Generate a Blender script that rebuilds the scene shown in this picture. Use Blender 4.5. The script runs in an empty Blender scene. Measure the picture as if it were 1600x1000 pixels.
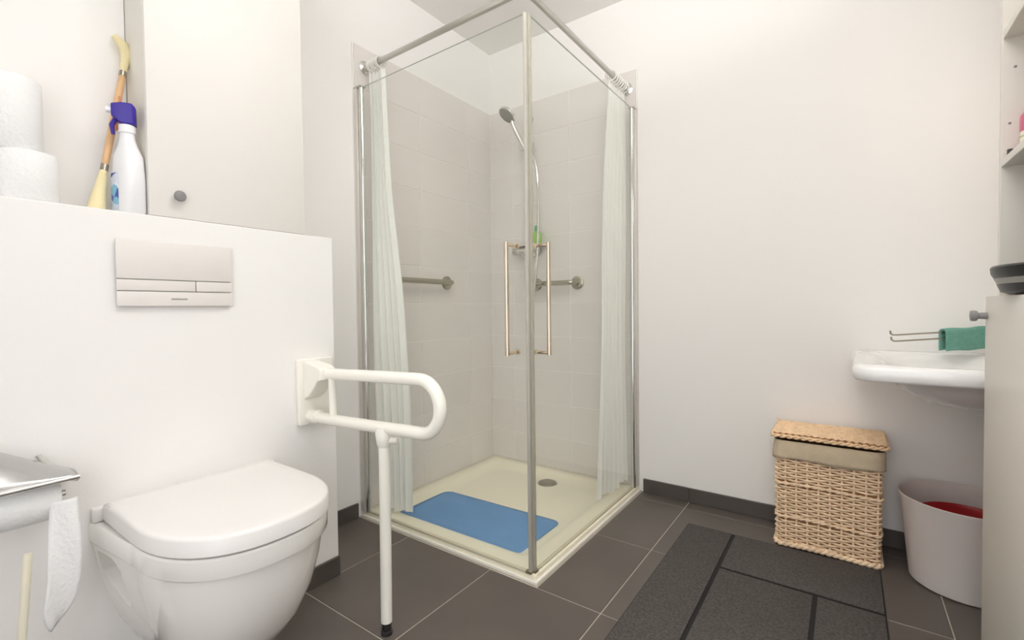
import bpy, bmesh, math, random
from mathutils import Vector, Matrix
random.seed(7)
C = bpy.context.scene.collection
PI = math.pi

# ------------------------------------------------------------------ camera, light, exposure
sc = bpy.context.scene
def cam_setup():
    yaw, pitch, roll = math.radians(125.60268), math.radians(-1.43106), math.radians(-0.66787)
    f = Vector((math.cos(yaw)*math.cos(pitch), math.sin(yaw)*math.cos(pitch), math.sin(pitch)))
    r = Vector((math.sin(yaw), -math.cos(yaw), 0)); u = r.cross(f)
    cr, sr = math.cos(roll), math.sin(roll)
    r, u = cr*r + sr*u, -sr*r + cr*u
    cd = bpy.data.cameras.new('camera'); co = bpy.data.objects.new('camera', cd); C.objects.link(co)
    cd.sensor_fit = 'HORIZONTAL'; cd.sensor_width = 36.0; cd.lens = 730.3525/1600*36.0
    cd.clip_start = 0.02
    m = Matrix((( r.x, u.x, -f.x, 1.76363), (r.y, u.y, -f.y, -2.25919), (r.z, u.z, -f.z, 0.92157), (0,0,0,1)))
    co.matrix_world = m; sc.camera = co
cam_setup()
w = bpy.data.worlds.new('world'); sc.world = w; w.use_nodes = True
w.node_tree.nodes['Background'].inputs[0].default_value = (0.9, 0.95, 1.0, 1); w.node_tree.nodes['Background'].inputs[1].default_value = 0.4
sc.view_settings.view_transform = 'Standard'; sc.view_settings.look = 'None'
sc.view_settings.gamma = 1.0; sc.view_settings.use_curve_mapping = False
sc.view_settings.exposure = -0.04
sc.cycles.max_bounces = 12; sc.cycles.diffuse_bounces = 7; sc.cycles.glossy_bounces = 4
sc.cycles.transparent_max_bounces = 24; sc.cycles.transmission_bounces = 8
sc.cycles.use_denoising = True
def area(name, loc, target, size, power, col, size_y=None, shape=None):
    ld = bpy.data.lights.new(name, 'AREA'); lo = bpy.data.objects.new(name, ld); C.objects.link(lo)
    ld.energy = power; ld.color = col; ld.size = size
    ld.shape = shape or ('RECTANGLE' if size_y else 'DISK')
    if size_y: ld.size_y = size_y
    lo.location = loc
    d = Vector(target) - Vector(loc); lo.rotation_euler = d.to_track_quat('-Z', 'Y').to_euler()
    return lo
FILL_LIGHT = area('added_fill_light', (1.75, -2.86, 1.15), (1.55, 0, 1.0), 1.0, 15, (0.97, 0.985, 1.0), 2.1)  # fill lamp added behind the camera, not a known doorway source
FLASH_LIGHT = area('bounced_flash_light', (1.72, -2.0, 1.75), (1.52, -1.62, 2.45), 0.35, 22, (0.98, 0.985, 1.0))
FLASH_LIGHT.data.spread = math.radians(110)
LAMP_POS, LAMP_STRENGTH, LAMP_COLOR = (1.52, -1.15, 2.17), 9.5, (1.0, 0.985, 0.975)
WALL_LIGHT = area('wall_lamp_light', (2.33, -0.32, 1.62), (1.2, -0.5, 1.2), 0.10, 0.8, (1.0, 0.82, 0.66), 0.35)

# ------------------------------------------------------------------ materials
def lin(c):
    return tuple(((v/255)/12.92 if v/255 <= 0.04045 else ((v/255+0.055)/1.055)**2.4) for v in c) + (1.0,)
def mat(name, rgb, rough=0.5, metal=0.0, var=0.0, vscale=6.0, bump=0.0, bscale=80.0, obj_var=0.0, trans=0.0, coat=0.0, spec=None):
    m = bpy.data.materials.new(name); m.use_nodes = True
    nt = m.node_tree; p = nt.nodes['Principled BSDF']
    p.inputs['Base Color'].default_value = lin(rgb); p.inputs['Roughness'].default_value = rough
    p.inputs['Metallic'].default_value = metal
    if spec is not None: p.inputs['Specular IOR Level'].default_value = spec
    if coat: p.inputs['Coat Weight'].default_value = coat; p.inputs['Coat Roughness'].default_value = 0.05
    tc = nt.nodes.new('ShaderNodeTexCoord')
    if var or obj_var:
        nz = nt.nodes.new('ShaderNodeTexNoise'); nz.inputs['Scale'].default_value = vscale; nz.inputs['Detail'].default_value = 5
        nt.links.new(tc.outputs['Object'], nz.inputs['Vector'])
        hs = nt.nodes.new('ShaderNodeHueSaturation'); hs.inputs['Color'].default_value = lin(rgb)
        mr = nt.nodes.new('ShaderNodeMapRange'); mr.inputs['From Min'].default_value = 0.3; mr.inputs['From Max'].default_value = 0.7
        mr.inputs['To Min'].default_value = 1-var; mr.inputs['To Max'].default_value = 1+var
        nt.links.new(nz.outputs['Fac'], mr.inputs['Value'])
        last = mr.outputs['Result']
        if obj_var:
            oi = nt.nodes.new('ShaderNodeObjectInfo'); m2 = nt.nodes.new('ShaderNodeMapRange')
            m2.inputs['To Min'].default_value = 1-obj_var; m2.inputs['To Max'].default_value = 1+obj_var
            nt.links.new(oi.outputs['Random'], m2.inputs['Value'])
            mu = nt.nodes.new('ShaderNodeMath'); mu.operation = 'MULTIPLY'
            nt.links.new(last, mu.inputs[0]); nt.links.new(m2.outputs['Result'], mu.inputs[1]); last = mu.outputs[0]
        nt.links.new(last, hs.inputs['Value']); nt.links.new(hs.outputs['Color'], p.inputs['Base Color'])
    if bump:
        n2 = nt.nodes.new('ShaderNodeTexNoise'); n2.inputs['Scale'].default_value = bscale; n2.inputs['Detail'].default_value = 3
        nt.links.new(tc.outputs['Object'], n2.inputs['Vector'])
        b = nt.nodes.new('ShaderNodeBump'); b.inputs['Strength'].default_value = bump; b.inputs['Distance'].default_value = 0.004
        nt.links.new(n2.outputs['Fac'], b.inputs['Height']); nt.links.new(b.outputs['Normal'], p.inputs['Normal'])
    if trans:
        out = nt.nodes['Material Output']; tl = nt.nodes.new('ShaderNodeBsdfTranslucent'); tl.inputs['Color'].default_value = lin(rgb)
        mx = nt.nodes.new('ShaderNodeMixShader'); mx.inputs[0].default_value = trans
        nt.links.new(p.outputs[0], mx.inputs[1]); nt.links.new(tl.outputs[0], mx.inputs[2]); nt.links.new(mx.outputs[0], out.inputs['Surface'])
    return m
def glass_mat(name, tint, ior=1.5, haze=0.0, hazecol=(225, 230, 222)):
    m = bpy.data.materials.new(name); m.use_nodes = True; nt = m.node_tree
    nt.nodes.remove(nt.nodes['Principled BSDF']); out = nt.nodes['Material Output']
    t = nt.nodes.new('ShaderNodeBsdfTransparent'); t.inputs[0].default_value = lin(tint)
    g = nt.nodes.new('ShaderNodeBsdfGlossy'); g.inputs['Roughness'].default_value = 0.0
    fr = nt.nodes.new('ShaderNodeFresnel'); fr.inputs['IOR'].default_value = ior
    mx = nt.nodes.new('ShaderNodeMixShader')
    ge = nt.nodes.new('ShaderNodeNewGeometry'); fo = nt.nodes.new('ShaderNodeMath'); fo.operation = 'SUBTRACT'; fo.inputs[0].default_value = 1.0
    nt.links.new(ge.outputs['Backfacing'], fo.inputs[1])
    mf = nt.nodes.new('ShaderNodeMath'); mf.operation = 'MULTIPLY'; nt.links.new(fr.outputs[0], mf.inputs[0]); nt.links.new(fo.outputs[0], mf.inputs[1])
    nt.links.new(mf.outputs[0], mx.inputs[0]); nt.links.new(g.outputs[0], mx.inputs[2])
    if haze:
        d = nt.nodes.new('ShaderNodeBsdfDiffuse'); d.inputs[0].default_value = lin(hazecol)
        m2 = nt.nodes.new('ShaderNodeMixShader'); m2.inputs[0].default_value = haze
        nt.links.new(t.outputs[0], m2.inputs[1]); nt.links.new(d.outputs[0], m2.inputs[2]); nt.links.new(m2.outputs[0], mx.inputs[1])
    else: nt.links.new(t.outputs[0], mx.inputs[1])
    nt.links.new(mx.outputs[0], out.inputs['Surface'])
    return m

M = dict(
    plaster=mat('white_plaster', (243, 241, 239), 0.85, bump=0.05, bscale=180),
    plaster_warm=mat('white_plaster_back', (243, 240, 237), 0.85, bump=0.05, bscale=180),
    ceiling=mat('ceiling_paint', (234, 232, 228), 0.9),
    grout_floor=mat('floor_grout', (190, 182, 168), 0.9),
    tile_floor=mat('anthracite_floor_tile', (98, 90, 84), 0.42, var=0.10, vscale=3.5, bump=0.10, bscale=60, obj_var=0.05),
    tile_base=mat('anthracite_skirting_tile', (84, 78, 74), 0.42, var=0.06, vscale=4, obj_var=0.05),
    tile_wall=mat('pale_grey_wall_tile', (231, 225, 221), 0.25, var=0.015, vscale=3, obj_var=0.012),
    grout_wall=mat('pale_wall_grout', (246, 242, 237), 0.8),
    trim_white=mat('white_trim', (244, 242, 238), 0.4),
    ceramic=mat('white_ceramic', (246, 244, 240), 0.10, coat=0.4),
    ceramic_basin=mat('white_basin_ceramic', (244, 243, 242), 0.10, coat=0.4),
    lid=mat('white_seat_plastic', (236, 233, 231), 0.22),
    plastic=mat('white_plastic', (243, 240, 237), 0.3),
    plate=mat('flush_plate_plastic', (231, 226, 222), 0.35),
    cab=mat('cream_cabinet_board', (234, 230, 225), 0.45),
    cab_side=mat('shaded_cabinet_side', (226, 223, 214), 0.5),  # shade on the carcass side is put into this greyer colour
    cab_right=mat('grey_beige_board', (226, 221, 212), 0.5),
    knob=mat('grey_knob_plastic', (138, 136, 136), 0.4),
    rail=mat('cream_coated_tube', (246, 243, 234), 0.25),
    hood=mat('hood_steel', (196, 196, 195), 0.22, metal=1.0),
    chrome=mat('chrome', (225, 224, 221), 0.10, metal=1.0),
    satin=mat('satin_aluminium', (205, 203, 198), 0.30, metal=1.0),
    nickel=mat('warm_nickel', (222, 205, 186), 0.14, metal=1.0),
    profile=mat('pale_aluminium', (214, 209, 202), 0.35, metal=0.25),
    drip=mat('tan_drip_seal', (206, 198, 172), 0.4),
    steel=mat('brushed_steel', (178, 172, 158), 0.25, metal=1.0),
    seal=mat('grey_seal', (188, 184, 174), 0.35),
    bracket=mat('bronze_bracket', (150, 140, 112), 0.35, metal=0.7),
    dark=mat('dark_rubber', (38, 36, 36), 0.5),
    tray=mat('cream_tray', (249, 243, 222), 0.18, coat=0.3),
    silicone=mat('white_silicone', (247, 243, 232), 0.5),
    mat_blue=mat('blue_rubber_mat', (108, 156, 208), 0.55, var=0.05, vscale=8, bump=0.25, bscale=160),
    curtain=mat('white_curtain', (252, 251, 248), 0.8, trans=0.18),
    hook=mat('clear_white_hook', (240, 238, 232), 0.3),
    wicker=mat('pale_wicker', (250, 222, 188), 0.6, var=0.16, vscale=60, bump=0.3, bscale=300),
    wicker_lid=mat('wicker_lid', (248, 214, 174), 0.6, var=0.16, vscale=60, bump=0.3, bscale=300),
    wicker_shade=mat('wicker_gap_shade', (160, 120, 84), 0.8),  # darkened wicker: shade between the strands painted into the core
    liner=mat('linen_liner', (204, 186, 158), 0.9, var=0.06, vscale=30, bump=0.3, bscale=300),
    pile=mat('charcoal_rug_pile', (86, 81, 78), 0.95, var=0.35, vscale=140, bump=0.8, bscale=350),
    rug_base=mat('black_rug_base', (38, 35, 36), 0.95),
    paper=mat('white_tissue', (240, 240, 240), 0.95, bump=0.6, bscale=120),
    card=mat('cardboard_core', (150, 125, 100), 0.9),
    bottle=mat('white_bottle', (242, 242, 245), 0.25),
    violet=mat('violet_plastic', (56, 36, 150), 0.3),
    wood=mat('bamboo_handle', (226, 184, 138), 0.45, var=0.06, vscale=20),
    bristle=mat('cream_bristles', (240, 226, 180), 0.8, bump=0.5, bscale=300),
    twine=mat('orange_twine', (226, 150, 108), 0.8),
    black=mat('black_plastic', (16, 15, 16), 0.35),
    gray_band=mat('grey_band', (150, 148, 142), 0.35),
    teal=mat('teal_terry', (112, 166, 150), 0.95, var=0.10, vscale=60, bump=0.8, bscale=260),
    red=mat('dark_red_plastic', (170, 18, 28), 0.35),
    green=mat('green_bottle', (160, 205, 100), 0.3),
    green_cap=mat('green_cap', (110, 175, 120), 0.3),
    pink=mat('pink_plastic', (206, 100, 130), 0.35),
    cream=mat('cream_plastic', (232, 226, 205), 0.4),
    pail=mat('frosted_pail', (243, 236, 233), 0.4, trans=0.35),
    lampglass=mat('opal_lamp', (250, 248, 244), 0.4),
    glass=glass_mat('shower_glass', (254, 255, 253.5), 1.30, haze=0.012, hazecol=(240, 244, 238)),
    glass_edge=mat('glass_edge', (196, 202, 192), 0.2),
    strip=glass_mat('clear_seal_strip', (215, 213, 205), 1.3, haze=0.45, hazecol=(226, 222, 206)),
)
def emit(name, col, st):
    m = bpy.data.materials.new(name); m.use_nodes = True; p = m.node_tree.nodes['Principled BSDF']
    p.inputs['Emission Color'].default_value = (*col, 1); p.inputs['Emission Strength'].default_value = st; p.inputs['Base Color'].default_value = (0.8, 0.8, 0.8, 1)
    return m
M['globe'] = emit('lit_globe', LAMP_COLOR, LAMP_STRENGTH)
def label_material():
    m = bpy.data.materials.new('bottle_label'); m.use_nodes = True; nt = m.node_tree; p = nt.nodes['Principled BSDF']
    tc = nt.nodes.new('ShaderNodeTexCoord'); v = nt.nodes.new('ShaderNodeTexVoronoi'); v.inputs['Scale'].default_value = 45
    nt.links.new(tc.outputs['Object'], v.inputs['Vector'])
    r = nt.nodes.new('ShaderNodeValToRGB'); r.color_ramp.interpolation = 'CONSTANT'
    e = r.color_ramp.elements; e[0].position = 0; e[0].color = lin((70, 90, 170)); e[1].position = 0.25; e[1].color = lin((215, 222, 238))
    x = e.new(0.55); x.color = lin((130, 190, 220)); x = e.new(0.75); x.color = lin((235, 236, 242))
    s = nt.nodes.new('ShaderNodeSeparateColor'); nt.links.new(v.outputs['Color'], s.inputs[0])
    nt.links.new(s.outputs[0], r.inputs[0]); nt.links.new(r.outputs[0], p.inputs['Base Color']); p.inputs['Roughness'].default_value = 0.35
    return m
M['label'] = label_material()

# ------------------------------------------------------------------ mesh builder
class MB:
    def __init__(s): s.v = []; s.f = []; s.mi = []
    def add(s, vs, fs, mi=0):
        o = len(s.v); s.v += [tuple(p) for p in vs]; s.f += [tuple(i+o for i in f) for f in fs]; s.mi += [mi]*len(fs); return s
    def box(s, x0, x1, y0, y1, z0, z1, mi=0):
        v = [(x, y, z) for z in (z0, z1) for y in (y0, y1) for x in (x0, x1)]
        return s.add(v, [(0,2,3,1), (4,5,7,6), (0,1,5,4), (2,6,7,3), (0,4,6,2), (1,3,7,5)], mi)
    def cbox(s, x0, x1, y0, y1, z0, z1, c, mi=0):
        """box with chamfered edges"""
        bm = bmesh.new(); bmesh.ops.create_cube(bm, size=1)
        for v in bm.verts: v.co = Vector((x0 if v.co.x < 0 else x1, y0 if v.co.y < 0 else y1, z0 if v.co.z < 0 else z1))
        bmesh.ops.bevel(bm, geom=bm.edges[:], offset=c, segments=1, affect='EDGES', profile=0.5)
        return s.from_bm(bm, mi)
    def rbox(s, x0, x1, y0, y1, z0, z1, r, seg=4, mi=0):
        bm = bmesh.new(); bmesh.ops.create_cube(bm, size=1)
        for v in bm.verts: v.co = Vector((x0 if v.co.x < 0 else x1, y0 if v.co.y < 0 else y1, z0 if v.co.z < 0 else z1))
        bmesh.ops.bevel(bm, geom=bm.edges[:], offset=r, segments=seg, affect='EDGES', profile=0.5)
        return s.from_bm(bm, mi)
    def from_bm(s, bm, mi=0):
        bm.verts.index_update()
        s.add([v.co[:] for v in bm.verts], [[v.index for v in f.verts] for f in bm.faces], mi); bm.free(); return s
    def tube(s, pts, r, n=14, closed=False, caps=True, mi=0):
        pts = [Vector(p) for p in pts]; N = len(pts)
        rs = r if isinstance(r, (list, tuple)) else [r]*N
        tang = []
        for i in range(N):
            a = pts[(i-1) % N] if (closed or i > 0) else pts[i]; b = pts[(i+1) % N] if (closed or i < N-1) else pts[i]
            tang.append((b-a).normalized())
        t0 = tang[0]; ref = Vector((0,0,1)) if abs(t0.z) < 0.9 else Vector((1,0,0))
        nrm = t0.cross(ref).normalized(); vs = []
        for i in range(N):
            t = tang[i]; nrm = (nrm - t*nrm.dot(t)).normalized(); b = t.cross(nrm)
            for k in range(n):
                a = 2*PI*k/n; vs.append(pts[i] + (nrm*math.cos(a) + b*math.sin(a))*rs[i])
        fs = []
        for i in range(N if closed else N-1):
            j = (i+1) % N
            for k in range(n): fs.append((i*n+k, i*n+(k+1) % n, j*n+(k+1) % n, j*n+k))
        if caps and not closed:
            fs.append(tuple(range(n-1, -1, -1))); fs.append(tuple((N-1)*n+k for k in range(n)))
        return s.add(vs, fs, mi)
    def lathe(s, prof, center=(0,0,0), axis=(0,0,1), n=32, mi=0, closed=False, cap0=False, cap1=False):
        """prof: list of (radius, height along axis)"""
        ax = Vector(axis).normalized(); ref = Vector((1,0,0)) if abs(ax.x) < 0.9 else Vector((0,1,0))
        a = ax.cross(ref).normalized(); b = ax.cross(a); c = Vector(center); vs = []
        for r, h in prof:
            for k in range(n):
                t = 2*PI*k/n; vs.append(c + ax*h + (a*math.cos(t) + b*math.sin(t))*max(r, 1e-5))
        fs = []; N = len(prof)
        for i in range(N if closed else N-1):
            j = (i+1) % N
            for k in range(n): fs.append((i*n+k, i*n+(k+1) % n, j*n+(k+1) % n, j*n+k))
        if cap0: fs.append(tuple(range(n-1, -1, -1)))
        if cap1: fs.append(tuple((N-1)*n+k for k in range(n)))
        return s.add(vs, fs, mi)
    def loft(s, rings, cap0=True, cap1=True, mi=0):
        n = len(rings[0]); vs = [p for r in rings for p in r]; fs = []
        for i in range(len(rings)-1):
            for k in range(n): fs.append((i*n+k, i*n+(k+1) % n, (i+1)*n+(k+1) % n, (i+1)*n+k))
        if cap0: fs.append(tuple(range(n-1, -1, -1)))
        if cap1: fs.append(tuple((len(rings)-1)*n+k for k in range(n)))
        return s.add(vs, fs, mi)
    def grid(s, fn, nu, nv, mi=0):
        vs = [fn(i/nu, j/nv) for j in range(nv+1) for i in range(nu+1)]
        return s.add(vs, [(j*(nu+1)+i, j*(nu+1)+i+1, (j+1)*(nu+1)+i+1, (j+1)*(nu+1)+i) for j in range(nv) for i in range(nu)], mi)

def wloc(o):
    p = Vector((0,0,0))
    while o: p += Vector(o.location); o = o.parent
    return p
def mesh_of(name, mb, mats, off=Vector((0,0,0)), smooth=35):
    me = bpy.data.meshes.new(name); me.from_pydata([tuple(Vector(v)-off) for v in mb.v], [], mb.f)
    if not isinstance(mats, (list, tuple)): mats = [mats]
    for m in mats: me.materials.append(m)
    if len(mats) > 1: me.polygons.foreach_set('material_index', mb.mi)
    bm = bmesh.new(); bm.from_mesh(me); bmesh.ops.recalc_face_normals(bm, faces=bm.faces); bm.to_mesh(me); bm.free()
    if smooth:
        me.polygons.foreach_set('use_smooth', [True]*len(me.polygons)); me.set_sharp_from_angle(angle=math.radians(smooth))
    me.update(); return me
def obj(name, mb, mats, parent=None, loc=None, smooth=35, bevel=0, solid=0, label=None, stuff=False):
    """mb is in world coordinates; the object's origin is its parent's (or loc)"""
    base = wloc(parent) if parent else Vector((0,0,0))
    l = (Vector(loc)-base) if loc is not None else Vector((0,0,0))
    o = bpy.data.objects.new(name, mesh_of(name, mb, mats, base+l, smooth)); C.objects.link(o)
    o.location = l; o.parent = parent
    if solid: md = o.modifiers.new('thickness', 'SOLIDIFY'); md.thickness = solid; md.offset = 0
    if bevel: md = o.modifiers.new('round', 'BEVEL'); md.width = bevel; md.segments = 3; md.limit_method = 'ANGLE'; md.angle_limit = math.radians(40)
    if label: o['label'] = label
    if stuff: o['kind'] = 'stuff'
    return o
def tag(o, label, cat, group=None):
    o['label'] = label; o['category'] = cat
    if group: o['group'] = group
    return o
def thing(name, loc, label, cat, group=None):
    o = bpy.data.objects.new(name, None); C.objects.link(o); o.location = loc; o.empty_display_size = 0.05
    return tag(o, label, cat, group)
def struct(name, mb, mats, **k):
    o = obj(name, mb, mats, **k); o['kind'] = 'structure'; return o
def arc(c, r, a0, a1, n, u, v):
    c, u, v = Vector(c), Vector(u), Vector(v)
    return [c + u*r*math.cos(a0+(a1-a0)*i/n) + v*r*math.sin(a0+(a1-a0)*i/n) for i in range(n+1)]

# ------------------------------------------------------------------ room shell
RX, RY, RZ = 2.43, -2.90, 2.45           # room: x 0..RX, y RY..0
BX, BY, BZ = 0.322, -1.304, 1.170        # cistern wall: front plane, end, top
NX = 0.177                               # wall above the ledge
struct('floor', MB().box(-0.1, RX+0.1, RY-0.1, 0.1, -0.1, -0.0015), M['grout_floor'])
FLOOR = bpy.data.objects['floor']
struct('wall_left', MB().box(-0.1, 0, RY, 0.0, 0, RZ), M['plaster'])
struct('wall_back', MB().box(-0.1, RX+0.1, 0, 0.1, 0, RZ), M['plaster_warm'])
struct('wall_right', MB().box(RX, RX+0.1, RY, 0, 0, RZ), M['plaster'])
wf = MB(); wf.box(-0.1, 1.2, RY-0.1, RY, 0, RZ); wf.box(2.3, RX+0.1, RY-0.1, RY, 0, RZ); wf.box(1.2, 2.3, RY-0.1, RY, 2.32, RZ)
struct('wall_front', wf, M['plaster'])
struct('ceiling', MB().box(-0.1, RX+0.1, RY-0.1, 0.1, RZ, RZ+0.1), M['ceiling'])
struct('wall_cistern', MB().box(0, BX, RY, BY, 0, BZ), M['plaster'], bevel=0.003)
struct('wall_niche', MB().box(0, NX, RY, -1.822, BZ, RZ), M['plaster'])

# floor tiles, one object each
_cache = {}
def tile_mesh(nm, sx, sy, sz, c, m):
    k = (nm, round(sx, 4), round(sy, 4), round(sz, 4))
    if k not in _cache: _cache[k] = mesh_of(nm, MB().cbox(-sx/2, sx/2, -sy/2, sy/2, -sz/2, sz/2, c), m, smooth=0)
    return _cache[k]
def tile(parent, x0, x1, y0, y1, z0, z1, m, c=0.0012, nm='tile'):
    o = bpy.data.objects.new(nm, tile_mesh(nm, x1-x0, y1-y0, z1-z0, c, m)); C.objects.link(o); o.parent = parent
    o.location = Vector(((x0+x1)/2, (y0+y1)/2, (z0+z1)/2)) - wloc(parent); return o
G = 0.0030
xs = [-0.102, 0.3205, 0.743, 1.1655, 1.588, 2.0105, RX]
ys = [-0.004, -0.086, -0.535, -0.983, -1.432, -1.881, -2.330, RY]
for i in range(len(xs)-1):
    for j in range(len(ys)-1):
        x0, x1, y1, y0 = xs[i], xs[i+1], ys[j], ys[j+1]
        if y0 > -0.99:
            if x1 < 0.95: continue
            x0 = max(x0, 0.937)
        if i == 0:
            if y1 > -0.9 or y0 < -1.5: continue
            x0 = 0.004; y0 = BY+0.002
        tile(FLOOR, x0+G/2, x1-G/2, y0+G/2, y1-G/2, -0.012, 0.0, M['tile_floor'])
# skirting
def skirting(name, pieces):
    e = bpy.data.objects.new(name, None); C.objects.link(e); e['kind'] = 'structure'
    for p in pieces: tile(e, *p, M['tile_base'])
HB = 0.066
bb = [0.944, 1.1655, 1.588, 2.0105, RX]
skirting('baseboard_back', [(bb[i]+0.001, bb[i+1]-0.001, -0.011, -0.0005, 0.001, HB) for i in range(4)])
skirting('baseboard_left', [(0.0005, 0.011, BY+0.003, -0.993, 0.001, HB)])
by = [BY-0.0005, -1.432, -1.881, -2.33, RY]
skirting('baseboard_cistern', [(BX+0.0005, BX+0.011, by[i+1]+0.001, by[i]-0.001, 0.001, HB) for i in range(4)])
# shower wall tiles
TH = 0.19; TG = 0.0036
WL, WB = bpy.data.objects['wall_left'], bpy.data.objects['wall_back']
obj('tile_grout', MB().box(0.0002, 0.0062, -0.974, -0.0002, 0.0, 2.09), M['grout_wall'], WL)
obj('tile_grout', MB().box(0.0062, 0.919, -0.0062, -0.0002, 0.0, 2.09), M['grout_wall'], WB)
yl = [-0.009, -0.222, -0.597, -0.973]; xl = [0.009, 0.167, 0.543, 0.918]
for r in range(11):
    z0, z1 = r*TH + TG/2, (r+1)*TH - TG/2
    for k in range(3):
        tile(WL, 0.0015, 0.0085, yl[k+1]+TG/2, yl[k]-TG/2, z0, z1, M['tile_wall'], 0.0008)
        tile(WB, xl[k]+TG/2, xl[k+1]-TG/2, -0.0085, -0.0015, z0, z1, M['tile_wall'], 0.0008)
struct('trim_1', MB().box(0.0002, 0.0095, -0.979, -0.9745, 0.067, 2.09), M['trim_white'])
struct('trim_2', MB().box(0.9195, 0.924, -0.0095, -0.0002, 0.067, 2.09), M['trim_white'])

# lamps that light the room (outside the frame)
lx_, ly_, lz_ = LAMP_POS
t = thing('ceiling_lamp', (lx_, ly_, RZ), 'round opal globe lamp hanging from the middle of the bathroom ceiling', 'lamp')
obj('ceiling_rose', MB().lathe([(0.05, -0.0005), (0.05, -0.02), (0.0, -0.02)], (lx_, ly_, RZ), n=28), M['trim_white'], t)
obj('stem', MB().tube([(lx_, ly_, RZ-0.02), (lx_, ly_, lz_+0.117)], 0.008, 12), M['chrome'], t)
obj('globe', MB().lathe([(0.12*math.sin(PI*k/14), -0.12*math.cos(PI*k/14)) for k in range(15)], (lx_, ly_, lz_), n=24), M['globe'], t, smooth=180)
t = thing('wall_lamp', (RX, -0.32, 1.62), 'slim upright wall lamp beside the washbasin', 'lamp')
obj('lamp_base', MB().rbox(RX-0.03, RX-0.0005, -0.36, -0.28, 1.45, 1.79, 0.006), M['satin'], t)
obj('lamp_shade', MB().rbox(RX-0.085, RX-0.03, -0.365, -0.275, 1.44, 1.80, 0.012), M['lampglass'], t)

# ------------------------------------------------------------------ shower tray
SX, SY = 0.930, -0.976
t = thing('shower_tray', (SX/2, SY/2, 0), 'square cream shower tray set almost level with the dark floor', 'shower tray')
def rrect(x0, x1, y0, y1, r, z, n=6):
    out = []
    for cx, cy, a in ((x1-r, y1-r, 0), (x0+r, y1-r, PI/2), (x0+r, y0+r, PI), (x1-r, y0+r, 1.5*PI)):
        for i in range(n+1): out.append(Vector((cx+r*math.cos(a+i*PI/2/n), cy+r*math.sin(a+i*PI/2/n), z)))
    return out
X0, X1, Y0, Y1 = 0.010, SX-0.008, SY+0.008, -0.010
rings = [rrect(X0, X1, Y0, Y1, 0.004, 0.0005), rrect(X0, X1, Y0, Y1, 0.004, 0.024), rrect(X0+0.004, X1-0.004, Y0+0.004, Y1-0.004, 0.004, 0.027),
         rrect(X0+0.065, X1-0.075, Y0+0.075, Y1-0.065, 0.05, 0.027), rrect(X0+0.08, X1-0.09, Y0+0.09, Y1-0.08, 0.05, 0.023),
         rrect(X0+0.10, X1-0.11, Y0+0.11, Y1-0.10, 0.05, 0.0135), rrect(X0+0.16, X1-0.17, Y0+0.17, Y1-0.16, 0.05, 0.011)]
obj('basin', MB().loft(rings), M['tray'], t, smooth=50)
s = MB(); s.box(0.012, SX+0.003, SY-0.001, SY+0.0075, -0.001, 0.012); s.box(SX-0.0075, SX+0.003, SY+0.0076, -0.012, -0.001, 0.012)
obj('silicone_bead', s, M['silicone'], t, bevel=0.003)
d = obj('drain', MB().lathe([(0.046, 0.0112), (0.046, 0.015), (0.040, 0.0175), (0.0, 0.0185)], (0.503, -0.199, 0), n=36, cap0=True), M['steel'], t, label='round metal drain cover')
obj('drain_ring', MB().lathe([(0.052, 0.0112), (0.052, 0.0135), (0.0465, 0.0135), (0.0465, 0.0112)], (0.503, -0.199, 0), n=36, closed=True), M['satin'], d)

# blue mat
def mat_fn(top):
    a = Vector((0.150, -0.560)); 
    def fn(u, v):
        x = 0.145+0.640*u; y = -0.885+0.325*v + 0.018*(u-0.5)
        zb = 0.0295 if (x < 0.10 or y < -0.88) else 0.0
        # follows the tray: up on the rim at the two near edges, down on the floor inside
        def h(dist): return 0.0115 + 0.018*max(0, min(1, 1-(dist-0.065)/0.05))
        dd = min(y-(SY+0.008), (SX-0.008)-x, x-0.010)
        z = h(dd) + 0.0015*math.sin(9*x+4*y)*math.sin(11*y)+0.0018
        ex = min(u, 1-u)*0.640; ey = min(v, 1-v)*0.325
        return Vector((x, y, z + top))
    return fn
b = MB(); nu, nv = 40, 22; f0 = mat_fn(0)
rad = 0.035
def mat_pt(u, v):
    # squash the corners of the sheet into rounded ones
    X, Y = (u-0.5)*0.640, (v-0.5)*0.325; hx, hy = 0.320-rad, 0.1625-rad
    cx, cy = max(-hx, min(hx, X)), max(-hy, min(hy, Y)); dx, dy = X-cx, Y-cy
    if dx and dy:
        m_ = max(abs(dx), abs(dy)); l = math.hypot(dx, dy); dx, dy = dx/l*m_, dy/l*m_
    return f0((cx+dx)/0.640+0.5, (cy+dy)/0.325+0.5)
tag(obj('shower_mat', b.grid(mat_pt, nu, nv), M['mat_blue'], loc=(0.465, -0.72, 0.012), solid=0.0035), 'blue rubber non-slip mat with rounded corners lying in the shower tray', 'bath mat')

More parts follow.
